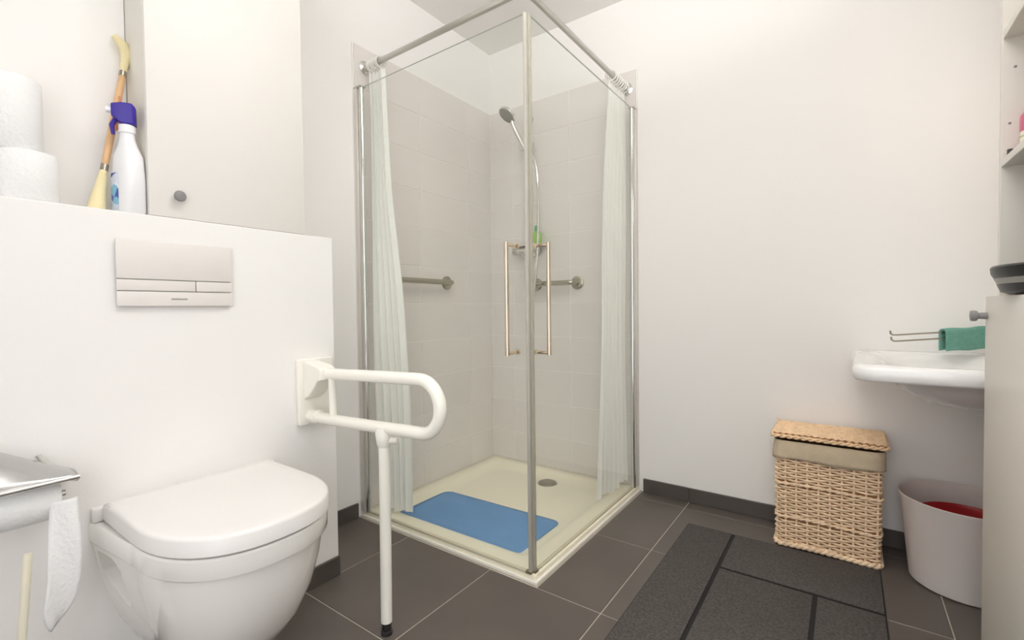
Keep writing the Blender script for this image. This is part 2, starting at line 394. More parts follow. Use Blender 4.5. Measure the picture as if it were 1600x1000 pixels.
# ------------------------------------------------------------------ glass enclosure
GX, GY = 0.912, -0.968     # outer glass planes
GB, GT = 0.034, 1.885
t = thing('shower_enclosure', (GX, GY, 0.027), 'clear glass corner shower enclosure with two hinged doors and long handles', 'shower enclosure')
def pane(x0, x1, y0, y1):
    m = MB(); v = [(x, y, z) for z in (GB, GT) for y in (y0, y1) for x in (x0, x1)]
    F = [(0,2,3,1), (4,5,7,6), (0,1,5,4), (2,6,7,3), (0,4,6,2), (1,3,7,5)]
    along_x = (x1-x0) > (y1-y0)
    m.add(v, F); m.mi = [0 if i in ((2, 3) if along_x else (4, 5)) else 1 for i in range(6)]
    return m
GTk = 0.006
p1 = obj('glass_door', pane(0.058, GX-0.014, GY, GY+GTk), [M['glass'], M['glass_edge']], t, smooth=0, label='glass door facing the toilet side')
p2 = obj('glass_door', pane(GX-GTk, GX, GY+0.014, -0.058), [M['glass'], M['glass_edge']], t, smooth=0, label='glass door facing the basket side')
# seals at the meeting corner
obj('seal_strip', MB().rbox(GX-0.0145, GX-0.003, GY-0.004, GY+0.008, GB, GT+0.002, 0.002, 2), M['seal'], p1)
obj('seal_strip', MB().rbox(GX-0.0065, GX+0.003, GY+0.0085, GY+0.023, GB, GT+0.002, 0.002, 2), M['strip'], p2)
# bottom seals
obj('drip_seal', MB().rbox(0.06, GX-0.016, GY-0.003, GY+0.009, 0.0275, 0.0345, 0.002, 2), M['drip'], p1)
obj('drip_seal', MB().rbox(GX-0.009, GX+0.003, GY+0.025, -0.06, 0.0275, 0.0345, 0.002, 2), M['drip'], p2)
obj('corner_bracket', MB().rbox(GX-0.026, GX-0.003, GY-0.006, GY+0.011, 0.0272, 0.036, 0.002, 2), M['bracket'], p1)
obj('corner_bracket', MB().rbox(GX-0.0105, GX+0.006, GY+0.009, GY+0.03, 0.0272, 0.036, 0.002, 2), M['bracket'], p2)
# wall profiles and hinge posts
obj('wall_profile', MB().rbox(0.0096, 0.034, GY-0.013, GY+0.019, 0.0272, GT, 0.003, 2), M['profile'], t)
obj('wall_profile', MB().rbox(GX-0.019, GX+0.013, -0.034, -0.0096, 0.0272, GT, 0.003, 2), M['profile'], t)
obj('hinge_post', MB().tube([(0.046, GY+0.003, 0.0272), (0.046, GY+0.003, GT-0.001)], 0.0115, 16), M['chrome'], t)
obj('hinge_post', MB().tube([(GX-0.003, -0.046, 0.0272), (GX-0.003, -0.046, GT-0.001)], 0.0115, 16), M['chrome'], t)
obj('post_cap', MB().rbox(0.010, 0.060, GY-0.012, GY+0.018, GT, GT+0.006, 0.002, 2), M['seal'], t)
obj('post_cap', MB().rbox(GX-0.018, GX+0.012, -0.060, -0.010, GT, GT+0.006, 0.002, 2), M['seal'], t)
# handles
def handle(door, base, out):
    base, out = Vector(base), Vector(out); m = MB(); z0, z1 = 0.772, 1.132
    o = base + out*0.046
    m.tube([o+Vector((0,0,z0-0.008)), o+Vector((0,0,z1+0.008))], 0.0075, 14)
    h = obj('door_handle', m, M['nickel'], door)
    for z in (z0, z1):
        k = Vector((0,0,z))
        s = MB(); s.tube([o+k, base+out*0.0005+k], 0.006, 12); obj('standoff', s, M['nickel'], h)
        s = MB(); s.lathe([(0.010, 0), (0.010, 0.010), (0.0, 0.011)], base-out*(GTk+0.0003)+k, -out, 16, cap0=True); obj('inner_button', s, M['nickel'], h)
handle(p1, (GX-0.060, GY, 0), (0, -1, 0))
handle(p2, (GX, GY+0.046, 0), (1, 0, 0))

# ------------------------------------------------------------------ curtain rod and curtains
RYc, RXc, RZc = -0.915, 0.872, 2.0
t = thing('curtain_rod', (RXc, RYc, RZc), 'thin satin metal shower rail bent round the corner above the glass', 'curtain rod')
pts = [Vector((0.016, RYc, RZc)), Vector((RXc-0.05, RYc, RZc))] + arc((RXc-0.05, RYc+0.05, RZc), 0.05, -PI/2, 0, 8, (1,0,0), (0,1,0))[1:] + [Vector((RXc, -0.016, RZc))]
obj('rod', MB().tube(pts, 0.0115, 16), M['satin'], t)
obj('wall_flange', MB().lathe([(0.030, 0), (0.030, 0.006), (0.018, 0.012), (0.018, 0.022), (0.012, 0.022)], (0.0087, RYc, RZc), (1,0,0), 28, cap0=True), M['chrome'], t)
obj('wall_flange', MB().lathe([(0.030, 0), (0.030, 0.006), (0.018, 0.012), (0.018, 0.022), (0.012, 0.022)], (RXc, -0.0087, RZc), (0,-1,0), 28, cap0=True), M['chrome'], t)
obj('ceiling_stay', MB().tube([(RXc-0.02, RYc+0.02, RZc+0.014), (RXc-0.02, RYc+0.02, RZ-0.0005)], 0.007, 12), M['chrome'], t)
def interp(tab, z):
    for (z0, a), (z1, b_) in zip(tab, tab[1:]):
        if z0 >= z >= z1: k = (z0-z)/(z0-z1); return a+(b_-a)*k
    return tab[-1][1] if z < tab[-1][0] else tab[0][1]
def curtain(label, axis, start, tab, zb, folds, n_hooks):
    """axis 0: along +x at y=RYc; axis 1: along -y at x=RXc"""
    root = thing('shower_curtain', (start, RYc, RZc) if axis == 0 else (RXc, -start, RZc), label, 'curtain', 'shower curtains')
    def fn(u, v):
        z = 1.963 + (zb-1.963)*v
        L = interp(tab, z)
        amp = 0.020*(0.7+0.3*math.sin(5*u+1.3))*(0.8+0.35*v)
        ph = 2*PI*folds*u + 0.5*math.sin(3*v+4*u)
        d = start + (L-start)*u + 0.006*math.sin(2*ph)
        q = amp*math.sin(ph) + 0.006*math.sin(7*v+3*u)
        z += 0.012*math.sin(2*PI*u*1.5)*v - (0.0 if v > 0.02 else 0)
        return Vector((d, RYc+q+0.0, z)) if axis == 0 else Vector((RXc-0.01+q*0.8, -d, z))
    obj('fabric', MB().grid(fn, 110, 44), M['curtain'], root, smooth=180)
    for i in range(n_hooks):
        d = start+0.012+(tab[0][1]-start-0.024)*i/(n_hooks-1); tilt = 0.006*math.sin(i*2.1)
        if axis == 0: c, u_, v_ = Vector((d, RYc, RZc-0.008)), Vector((0.25, 1, 0)).normalized(), Vector((tilt*20, 0, 1)).normalized()
        else: c, u_, v_ = Vector((RXc, -d, RZc-0.008)), Vector((1, 0.25, 0)).normalized(), Vector((0, tilt*20, 1)).normalized()
        obj('hook', MB().tube(arc(c, 0.0255, 0, 2*PI*23/24, 23, u_, v_), 0.0028, 8, closed=True), M['hook'], root)
curtain('white pleated shower curtain bunched at the wall beside the toilet', 0, 0.045, [(1.963, 0.135), (1.43, 0.172), (1.04, 0.222), (0.5, 0.258), (0.1, 0.272)], 0.050, 5.5, 7)
curtain('white pleated shower curtain bunched at the wall beside the wicker basket', 1, 0.045, [(1.963, 0.22), (1.5, 0.27), (1.15, 0.30), (0.6, 0.33), (0.1, 0.35)], 0.055, 6.5, 8)

# ------------------------------------------------------------------ shower fittings
def grab_bar(label, p0, p1, wall):
    """p0,p1: bar ends on the wall; wall: outward normal"""
    p0, p1, wn = Vector(p0), Vector(p1), Vector(wall); d = (p1-p0).normalized(); so = 0.055; r = 0.03
    root = thing('shower_grab_bar', p0, label, 'grab bar', 'metal grab bars on the shower tiles')
    a, b_ = p0+wn*so, p1+wn*so
    pts = [p0+wn*0.006] + arc(p0+wn*(so-r)+d*r, r, PI, PI/2, 6, d, wn) + arc(p1+wn*(so-r)-d*r, r, PI/2, 0, 6, d, wn) + [p1+wn*0.006]
    obj('bar', MB().tube(pts, 0.0135, 16), M['steel'], root)
    for p in (p0, p1): obj('wall_flange', MB().lathe([(0.036, 0.0), (0.036, 0.008), (0.030, 0.012), (0.013, 0.013)], p, wn, 28, cap0=True), M['steel'], root)
grab_bar('straight metal grab bar on the left tiled shower wall', (0.0088, -0.845, 1.062), (0.0088, -0.412, 1.062), (1,0,0))
grab_bar('short metal grab bar on the back tiled shower wall behind the door handle', (0.33, -0.0088, 1.055), (0.590, -0.0088, 1.055), (0,-1,0))

t = thing('hand_shower', (0.30, -0.0088, 1.25), 'chrome hand shower on a wall rail with hanging hose', 'shower')
obj('rail', MB().tube([(0.300, -0.055, 1.30), (0.300, -0.055, 2.02)], 0.0105, 14), M['chrome'], t)
for z in (1.34, 1.99): obj('rail_bracket', MB().tube([(0.300, -0.0088, z), (0.300, -0.055, z)], [0.020, 0.012], 14), M['chrome'], t)
obj('slider', MB().rbox(0.268, 0.345, -0.085, -0.040, 1.805, 1.845, 0.008, 3), M['chrome'], t)
hd = Vector((0.262, -0.185, 1.970)); hb = Vector((0.318, -0.088, 1.790)); nd = Vector((-0.30, -0.55, -0.78)).normalized()
obj('handle', MB().tube([hb, hb+(hd-hb)*0.35, hb+(hd-hb)*0.75, hd-nd*0.022+Vector((0.012,0.02,-0.02)), hd-nd*0.018], [0.010, 0.0125, 0.0125, 0.014, 0.016], 14), M['chrome'], t)
h = obj('shower_head', MB().lathe([(0.016, -0.026), (0.045, -0.012), (0.051, 0.0), (0.050, 0.006), (0.046, 0.008)], hd, nd, 36, cap0=True), M['chrome'], t)
obj('spray_face', MB().lathe([(0.046, 0.0075), (0.034, 0.009), (0.0, 0.0095)], hd, nd, 36, cap0=True), M['gray_band'], h, label='grey spray face')
hose = [hb, Vector((0.350, -0.100, 1.775)), Vector((0.388, -0.112, 1.72)), Vector((0.408, -0.115, 1.62)), Vector((0.411, -0.115, 1.44)), Vector((0.406, -0.115, 1.28)), Vector((0.394, -0.115, 1.12)),
        Vector((0.372, -0.115, 1.00)), Vector((0.352, -0.115, 0.94)), Vector((0.336, -0.114, 0.95)), Vector((0.324, -0.112, 1.06)), Vector((0.312, -0.095, 1.16)), Vector((0.300, -0.068, 1.224))]
def smooth_pts(p, n=6):
    out = []
    for i in range(len(p)-1):
        a, b_, c, d_ = p[max(i-1, 0)], p[i], p[i+1], p[min(i+2, len(p)-1)]
        for k in range(n):
            s_ = k/n; out.append(0.5*((2*b_)+(c-a)*s_+(2*a-5*b_+4*c-d_)*s_*s_+(3*b_-a-3*c+d_)*s_**3))
    return out+[p[-1]]
obj('hose', MB().tube(smooth_pts(hose), 0.0068, 10), M['chrome'], t)
t = thing('thermostatic_mixer', (0.28, -0.0088, 1.235), 'chrome bar mixer tap on the back shower wall behind the glass corner', 'tap')
obj('body', MB().tube([(0.240, -0.062, 1.245), (0.345, -0.062, 1.245)], 0.021, 20), M['chrome'], t)
for x in (0.258, 0.327): obj('wall_union', MB().lathe([(0.032, 0), (0.030, 0.008), (0.016, 0.010), (0.016, 0.045)], (x, -0.0088, 1.245), (0,-1,0), 24, cap0=True), M['chrome'], t)
for x, dx in ((0.240, -1), (0.345, 1)): obj('control_knob', MB().lathe([(0.023, 0.001), (0.024, 0.027), (0.020, 0.031), (0.0, 0.031)], (x, -0.062, 1.245), (dx,0,0), 24, cap0=True), M['satin'], t)
obj('shelf_plate', MB().rbox(0.215, 0.400, -0.100, -0.012, 1.2675, 1.2725, 0.002, 2), M['chrome'], t)
t = thing('shampoo_bottle', (0.364, -0.062, 1.2728), 'small green shampoo bottle standing on the shower mixer shelf', 'bottle')
def ell(cx, cy, rx, ry, z, n=24, rot=0, p=2.0):
    out = []
    for k in range(n):
        a = 2*PI*k/n; c, s_ = math.cos(a), math.sin(a)
        x = rx*math.copysign(abs(c)**(2/p), c); y = ry*math.copysign(abs(s_)**(2/p), s_)
        out.append(Vector((cx+x*math.cos(rot)-y*math.sin(rot), cy+x*math.sin(rot)+y*math.cos(rot), z)))
    return out
zz = 1.2728
obj('body', MB().loft([ell(0.364, -0.062, 0.029, 0.014, zz), ell(0.364, -0.062, 0.033, 0.017, zz+0.006), ell(0.364, -0.062, 0.033, 0.017, zz+0.055), ell(0.364, -0.062, 0.022, 0.013, zz+0.068), ell(0.364, -0.062, 0.010, 0.010, zz+0.073)]), M['green'], t)
obj('cap', MB().lathe([(0.0125, 0.0732), (0.0125, 0.100), (0.010, 0.104), (0, 0.105)], (0.364, -0.062, zz), n=20, cap0=True), M['green_cap'], t)

# ------------------------------------------------------------------ toilet
TY = -1.742
def dshape(xb, xf, hw, z, hwr=None, xs_=None, p=2.15, na=26, xc=None, hwb=None):
    """closed D outline, flat at xb, round at xf; hwr: half width of the rear part up to xs_"""
    hwr = hw if hwr is None else hwr; hwb = hwr if hwb is None else hwb; xs_ = xb+0.2 if xs_ is None else xs_
    xc = xc if xc is not None else max(xs_+0.012, xf-0.235)
    pts = [(xb, -hwb), (xb+0.045, -hwb+(hwb-hwr)*0.25), (xs_, -hwr), (xs_+0.006, -hw)]
    for i in range(na+1):
        a = -PI/2 + PI*i/na; c, s_ = math.cos(a), math.sin(a)
        pts.append((xc+(xf-xc)*abs(c)**(2/p), hw*math.copysign(abs(s_)**(2/p), s_)))
    pts += [(xs_+0.006, hw), (xs_, hwr), (xb+0.045, hwb-(hwb-hwr)*0.25), (xb, hwb)]
    return [Vector((x, TY+y, z)) for x, y in pts]
t = thing('toilet', (BX, TY, 0), 'white wall-hung toilet with its lid closed below the flush plate', 'toilet')
def R_(z, xf, hw, hwr, hwb, xc=None): return dshape(BX+0.0005, xf, hw, z, hwr, 0.525, xc=xc, p=2.3, hwb=hwb)
body = MB().loft([R_(0.066, 0.545, 0.080, 0.072, 0.090, 0.538), R_(0.072, 0.570, 0.098, 0.088, 0.105, 0.54), R_(0.11, 0.625, 0.120, 0.109, 0.131, 0.54), R_(0.18, 0.690, 0.146, 0.135, 0.165), R_(0.25, 0.728, 0.168, 0.157, 0.188),
                  R_(0.32, 0.752, 0.182, 0.172, 0.203), R_(0.372, 0.762, 0.188, 0.180, 0.210), R_(0.381, 0.764, 0.189, 0.183, 0.212), R_(0.384, 0.776, 0.194, 0.195, 0.215), R_(0.388, 0.778, 0.196, 0.197, 0.217), R_(0.426, 0.781, 0.196, 0.197, 0.217), R_(0.430, 0.778, 0.193, 0.194, 0.214)])
bo = obj('bowl', body, M['ceramic'], t, smooth=40)
# mounting recesses cut into the flanks
def cut(o, mbc):
    c = bpy.data.objects.new('cutter', mesh_of('cutter', mbc, M['ceramic'], wloc(o), 0)); C.objects.link(c); c.location = wloc(o)
    md = o.modifiers.new('cut', 'BOOLEAN'); md.object = c; md.operation = 'DIFFERENCE'; md.solver = 'EXACT'
    bpy.context.view_layer.update(); dg = bpy.context.evaluated_depsgraph_get()
    me = bpy.data.meshes.new_from_object(o.evaluated_get(dg)); o.modifiers.clear(); o.data = me
    bpy.data.objects.remove(c)
for sg in (-1, 1):
    cb = MB(); y0, y1 = TY+sg*0.120, TY+sg*0.25
    ring = lambda y: [Vector((x, y, z)) for x, z in ((0.337, 0.366), (0.405, 0.360), (0.432, 0.335), (0.436, 0.265), (0.425, 0.235), (0.340, 0.315))]
    cb.loft([ring(y0), ring(y1)]); cut(bo, cb)
bo.data.polygons.foreach_set('use_smooth', [True]*len(bo.data.polygons)); bo.data.set_sharp_from_angle(angle=math.radians(40))
S_ = lambda z, d: dshape(0.3445+d, 0.780-d, 0.193-d, z, None, 0.5, p=2.3)
obj('seat', MB().loft([S_(0.4303, 0.016), S_(0.4325, 0.016), S_(0.4345, 0.016), S_(0.4355, 0.017)]), M['lid'], t, smooth=40)
L_ = lambda z, d: dshape(0.3445+d, 0.786-d, 0.197-d, z, None, 0.52, p=2.35)
obj('lid', MB().loft([L_(0.4365, 0.003), L_(0.438, 0.0), L_(0.468, 0.0012), L_(0.4725, 0.003), L_(0.4752, 0.007), L_(0.4762, 0.013), L_(0.4768, 0.04)]), M['lid'], t, smooth=60)
obj('hinge_block', MB().rbox(BX+0.0005, 0.3430, TY-0.2145, TY+0.2145, 0.4305, 0.466, 0.006, 3), M['lid'], t)

# flush plate
t = thing('flush_plate', (BX, -1.766, 1.02), 'white rectangular dual flush plate on the wall above the toilet', 'flush plate')
fy0, fy1, fz0, fz1 = -1.896, -1.636, 0.938, 1.101
obj('back_plate', MB().rbox(BX+0.0003, BX+0.008, fy0+0.002, fy1-0.002, fz0+0.002, fz1-0.002, 0.002, 2), M['gray_band'], t)
def fp(n, a, b_, c, d_, **k): return obj(n, MB().rbox(BX+0.0081, BX+0.0135, a, b_, c, d_, 0.0012, 2), M['plate'], t, **k)
fp('cover_panel', fy0, fy1, 1.0055, fz1)
fp('large_button', fy0, -1.7285, 0.9765, 1.0035)
fp('small_button', -1.7265, fy1, 0.9765, 1.0035)
lp = fp('lower_panel', fy0, fy1, fz0, 0.9745)
obj('embossed_mark', MB().rbox(BX+0.0134, BX+0.0139, -1.785, -1.748, 0.954, 0.9575, 0.0002, 1), M['gray_band'], lp)

# fold-down support rail
RYr = -1.405
t = thing('support_rail', (BX, RYr, 0.66), 'cream white fold-down toilet support rail with floor leg', 'grab rail')
obj('wall_plate', MB().rbox(BX+0.0005, BX+0.022, -1.448, -1.325, 0.551, 0.766, 0.005, 3), M['rail'], t)
hs = MB()
prof = [(BX+0.022, 0.758), (BX+0.095, 0.748), (BX+0.118, 0.738), (BX+0.118, 0.705), (BX+0.100, 0.700), (BX+0.075, 0.672), (BX+0.050, 0.648), (BX+0.022, 0.636)]
hs.loft([[Vector((x, y, z)) for x, z in prof] for y in (-1.434, -1.378)])
obj('hinge_housing', hs, M['rail'], t, bevel=0.004)
obj('lower_bush', MB().tube([(BX+0.022, RYr, 0.577), (BX+0.06, RYr, 0.578)], 0.023, 18), M['rail'], t)
xa, ra = 0.853, 0.0715; zu, zl = 0.737, 0.594
ctr = (xa, RYr, (zu+zl)/2)
pts = [Vector((BX+0.112, RYr, 0.722)), Vector((0.60, RYr, 0.729)), Vector((xa-0.05, RYr, zu-0.001))] + arc(ctr, ra, PI/2, -PI/2, 16, (1,0,0), (0,0,1)) + [Vector((xa-0.05, RYr, zl-0.001)), Vector((0.60, RYr, 0.584)), Vector((BX+0.055, RYr, 0.577))]
obj('rail_tube', MB().tube(pts, 0.0172, 20), M['rail'], t, smooth=60)
obj('cross_brace', MB().tube([(0.462, RYr, 0.592), (0.458, RYr, 0.711)], 0.0115, 14), M['rail'], t)
lx = 0.706
obj('leg_clamp', MB().loft([ell(lx, RYr-0.004, 0.012, 0.010, 0.528), ell(lx, RYr-0.004, 0.020, 0.019, 0.545), ell(lx, RYr-0.002, 0.026, 0.024, 0.575), ell(lx, RYr, 0.022, 0.022, 0.592)]), M['rail'], t, smooth=60)
obj('clamp_pin', MB().lathe([(0.012, 0), (0.012, 0.02), (0.008, 0.024), (0, 0.024)], (lx+0.016, RYr+0.006, 0.556), (0.8, 0.5, 0), 16, cap0=True), M['rail'], t)
lg = obj('leg', MB().tube([(lx, RYr-0.002, 0.565), (lx-0.002, RYr-0.004, 0.036)], 0.0160, 18), M['rail'], t)
obj('adjusting_foot', MB().lathe([(0.016, 0.0003), (0.016, 0.010), (0.011, 0.012), (0.011, 0.017), (0.0135, 0.018), (0.0135, 0.026), (0.012, 0.027), (0.012, 0.036)], (lx-0.002, RYr-0.004, 0), n=18, cap0=True, cap1=True), M['dark'], lg, label='dark threaded foot')

# ------------------------------------------------------------------ storage cabinet above the ledge
t = thing('wall_cabinet', (NX, -1.61, BZ), 'cream wall cabinet with one round grey knob on the cistern ledge', 'cabinet')
cz1 = 2.30; c0, c1 = -1.8215, -1.402
obj('carcass', MB().cbox(0.0005, 0.301, c0+0.001, c1-0.001, BZ+0.001, cz1, 0.0008), M['cab_side'], t)
dr = obj('door', MB().rbox(0.3035, BX-0.001, c0, c1, BZ+0.0008, cz1, 0.0015, 2), M['cab'], t)
obj('knob', MB().lathe([(0.008, 0), (0.007, 0.010), (0.013, 0.014), (0.0145, 0.020), (0.012, 0.025), (0, 0.027)], (BX-0.001, -1.760, 1.226), (1,0,0), 24, cap0=True), M['knob'], dr, label='grey round knob')

# items on the ledge
def roll(name, label, c, z, R0, h, group, n=40, lean=0):
    root = thing(name, (c[0], c[1], z), label, 'toilet paper', group)
    bm_ = MB(); rr = []
    prof = [(0.022, 0), (R0-0.003, 0.0), (R0, 0.003), (R0+0.0005, h*0.5), (R0, h-0.003), (R0-0.003, h), (0.022, h), (0.0219, h*0.5)]
    bm_.lathe(prof, (c[0], c[1], z), n=n, closed=True); obj('paper', bm_, M['paper'], root, smooth=50)
    obj('cardboard_core', MB().lathe([(0.0216, 0.001), (0.0216, h-0.001), (0.0200, h-0.001), (0.0200, 0.001)], (c[0], c[1], z), n=24, closed=True), M['card'], root)
roll('toilet_roll', 'white toilet roll on the ledge under the tall paper roll', (0.255, -2.030), BZ+0.0005, 0.054, 0.111, 'toilet rolls stacked on the ledge')
roll('paper_roll', 'tall white embossed paper roll standing on the toilet roll on the ledge', (0.244, -2.051), BZ+0.112, 0.0522, 0.164, 'toilet rolls stacked on the ledge')

t = thing('spray_bottle', (0.276, -1.850, BZ), 'white spray cleaner bottle with violet cap beside the cabinet', 'bottle')
bx_, by_, rot = 0.276, -1.850, math.radians(15)
E_ = lambda z, rx, ry, p=3.0: ell(bx_, by_, rx, ry, BZ+z, 28, rot, p)
obj('body', MB().loft([E_(0.0005, 0.034, 0.022), E_(0.006, 0.039, 0.027), E_(0.09, 0.039, 0.027), E_(0.145, 0.036, 0.024), E_(0.172, 0.024, 0.018, 2.4), E_(0.188, 0.018, 0.016, 2), E_(0.205, 0.016, 0.015, 2)]), M['bottle'], t, smooth=50)
obj('collar', MB().lathe([(0.0175, 0.2053), (0.0175, 0.224), (0.015, 0.226)], (bx_, by_, BZ), n=24, cap0=True, cap1=True), M['bottle'], t)
dirn = Vector((math.cos(math.radians(-112)), math.sin(math.radians(-112)), 0)); sd = Vector((-dirn.y, dirn.x, 0)); cb = Vector((bx_, by_, BZ))
def sect(a, w2, z0, z1): 
    return [cb+dirn*a+sd*sx*w2+Vector((0,0,z)) for sx, z in ((-1, z0), (1, z0), (1, z1), (-1, z1))]
obj('spray_head', MB().loft([sect(-0.019, 0.011, 0.2265, 0.272), sect(-0.012, 0.016, 0.2265, 0.280), sect(0.010, 0.016, 0.2265, 0.279), sect(0.030, 0.012, 0.244, 0.274)]), M['violet'], t, bevel=0.003)
obj('nozzle', MB().tube([cb+dirn*0.030+Vector((0,0,0.260)), cb+dirn*0.040+Vector((0,0,0.260))], 0.008, 12), M['bottle'], t)
obj('trigger', MB().tube([cb+dirn*0.020+Vector((0,0,0.244)), cb+dirn*0.030+Vector((0,0,0.222)), cb+dirn*0.028+Vector((0,0,0.200))], [0.006, 0.0055, 0.004], 10), M['violet'], t)
lb = MB()
def lab(u, v):
    a = 1.5*PI + 0.05 - 1.2*u      # curved patch on the flat face of the body
    c, s_ = math.cos(a), math.sin(a); p = 3.0; rx, ry = 0.0395, 0.0276
    x = rx*math.copysign(abs(c)**(2/p), c); y = ry*math.copysign(abs(s_)**(2/p), s_)
    return Vector((bx_+x*math.cos(rot)-y*math.sin(rot), by_+x*math.sin(rot)+y*math.cos(rot), BZ+0.008+0.094*v))
obj('label', lb.grid(lambda u, v: lab(u, v), 14, 4), M['label'], t, label='printed blue and white label', solid=0.0004)

t = thing('bath_brush', (0.285, -1.897, BZ), 'long bamboo-handled bath brush leaning on the wall beside the spray bottle', 'brush')
b0, b1 = Vector((0.256, -1.912, BZ+0.003)), Vector((0.1895, -1.817, BZ+0.475)); L = b1-b0
at_ = lambda k: b0+L*k
obj('handle', MB().tube([at_(0.26), at_(0.3), at_(0.5), at_(0.7), at_(0.79)], [0.0075, 0.008, 0.0085, 0.008, 0.0075], 14), M['wood'], t)
for a, c in ((0.225, 0.26), (0.79, 0.82)): obj('ferrule', MB().tube([at_(a), at_(c)], 0.0085, 14), M['steel'], t)
obj('bristles', MB().tube([at_(0.0), at_(0.03), at_(0.12), at_(0.225)], [0.017, 0.0175, 0.013, 0.008], 16), M['bristle'], t)
tip = at_(0.82); k2 = at_(0.93)
obj('hook_end', MB().tube([tip, at_(0.88), k2, k2+Vector((0.004, -0.010, 0.022)), k2+Vector((0.006, -0.028, 0.036))], [0.008, 0.0095, 0.013, 0.011, 0.007], 14), M['bristle'], t, smooth=60)
obj('hook_thumb', MB().tube([at_(0.90), k2+Vector((0.006, 0.014, 0.006)), k2+Vector((0.006, 0.018, 0.016))], [0.007, 0.010, 0.006], 12), M['bristle'], t, smooth=60)
m_ = at_(0.52); lp_ = [at_(0.66)+Vector((0.010, 0, 0)), at_(0.6)+Vector((0.013, 0.006, 0)), m_+Vector((0.014, 0.004, 0)), at_(0.46)+Vector((0.012, 0.008, 0)), m_+Vector((0.012, -0.004, 0.004)), at_(0.6)+Vector((0.012, -0.004, 0))]
obj('hanging_loop', MB().tube(smooth_pts(lp_, 4), 0.0022, 8), M['twine'], t)

# toilet paper holder on the cistern wall, near the frame's edge
t = thing('toilet_paper_holder', (BX, -2.06, 0.60), 'chrome toilet paper holder with hood on the wall beside the toilet', 'toilet paper holder')
obj('wall_mount', MB().rbox(BX+0.0005, BX+0.0095, -2.100, -2.03, 0.540, 0.585, 0.003, 2), M['chrome'], t)
def hood(u, v):   # u along y (0 far, 1 near), v from the wall edge to the front edge
    a = Vector((BX+0.010, -1.992-0.155*u, 0.566+0.100*u)); b_ = Vector((0.452, -2.000-0.150*u, 0.583-0.002*u))
    p = a.lerp(b_, v); p.z += 0.030*math.sin(PI*v)*(0.25+0.75*u); return p
obj('hood', MB().grid(hood, 12, 12), M['hood'], t, solid=0.002, smooth=60)
obj('front_bar', MB().tube([(0.456, -1.999, 0.580), (0.456, -2.150, 0.578)], 0.005, 12), M['chrome'], t)
obj('side_arm', MB().tube(smooth_pts([Vector((BX+0.010, -2.04, 0.612)), Vector((0.36, -2.026, 0.585)), Vector((0.41, -2.012, 0.572)), Vector((0.452, -2.003, 0.576))], 5), 0.0055, 10), M['chrome'], t)
obj('spindle', MB().tube([(0.392, -2.010, 0.535), (0.392, -2.150, 0.535)], 0.0065, 12), M['chrome'], t)
t = thing('hanging_paper_roll', (0.392, -2.075, 0.535), 'white toilet roll in the chrome holder with a loose torn sheet hanging down', 'toilet paper')
rr = MB().lathe([(0.020, 0), (0.046, 0), (0.048, 0.002), (0.048, 0.103), (0.046, 0.105), (0.020, 0.105), (0.0199, 0.05)], (0.392, -2.128, 0.535), (0,1,0), 40, closed=True)
obj('paper', rr, M['paper'], t, smooth=50)
def sheet(u, v):
    z = 0.535 - 0.262*v - 0.0*u
    y = -2.000 - 0.042*u - 0.010*math.sin(2.2*v)*u - 0.024*max(0, v-0.5)**1.5*2
    if v > 0.8: y += (-2.047-y)*min(1, ((v-0.8)/0.2)**1.6*0.85)
    x = 0.4425 + 0.012*math.sin(PI*v) + 0.006*math.sin(5*v+4*u)
    return Vector((x, y, z))
obj('loose_sheet', MB().grid(sheet, 8, 30), M['paper'], t, solid=0.0006, smooth=180)
# toilet brush
t = thing('toilet_brush', (0.452, -2.105, 0), 'toilet brush with a cream stick handle in a pot beside the toilet', 'toilet brush')
obj('pot', MB().lathe([(0.045, 0.0003), (0.048, 0.01), (0.044, 0.14), (0.041, 0.14), (0.044, 0.012), (0.0, 0.012)], (0.452, -2.105, 0), n=32, cap0=True), M['plastic'], t)
obj('handle', MB().tube([(0.452, -2.110, 0.03), (0.450, -2.078, 0.440), (0.450, -2.0775, 0.447)], [0.0072, 0.0072, 0.006], 14), M['cream'], t)
obj('bristles', MB().tube([(0.452, -2.109, 0.016), (0.452, -2.108, 0.03), (0.452, -2.102, 0.10), (0.452, -2.101, 0.115)], [0.02, 0.030, 0.030, 0.012], 18), M['plastic'], t)

# ------------------------------------------------------------------ right side: tall cabinet with open shelves above a door
KX, KF, KN = 2.061, -0.646, -1.30
t = thing('tall_cabinet', (2.24, -0.97, 0), 'tall grey-beige cabinet with open shelves above a closed lower door', 'cabinet')
bd = 0.018; top = 2.25
obj('side_panel', MB().cbox(KX, RX-0.002, KF-bd, KF, 0.001, top, 0.001), M['cab_right'], t)
obj('side_panel', MB().cbox(KX, RX-0.002, KN, KN+bd, 0.001, top, 0.001), M['cab_right'], t)
obj('back_panel', MB().box(RX-0.012, RX-0.003, KN+bd+0.0005, KF-bd-0.0005, 0.02, top-0.02), M['cab_right'], t)
obj('top_panel', MB().cbox(KX, RX-0.013, KN+bd+0.0005, KF-bd-0.0005, top-bd, top, 0.001), M['cab_right'], t)
obj('bottom_panel', MB().cbox(KX, RX-0.013, KN+bd+0.0005, KF-bd-0.0005, 0.06, 0.06+bd, 0.001), M['cab_right'], t)
for z in (0.938, 1.262, 1.562, 1.86): obj('shelf', MB().cbox(KX+0.001, RX-0.013, KN+bd+0.0005, KF-bd-0.0005, z-bd, z, 0.001), M['cab_right'], t)
dr = obj('door', MB().rbox(KX-0.0195, KX-0.0005, KN, KF, 0.05, 0.937, 0.0015, 2), M['cab_right'], t)
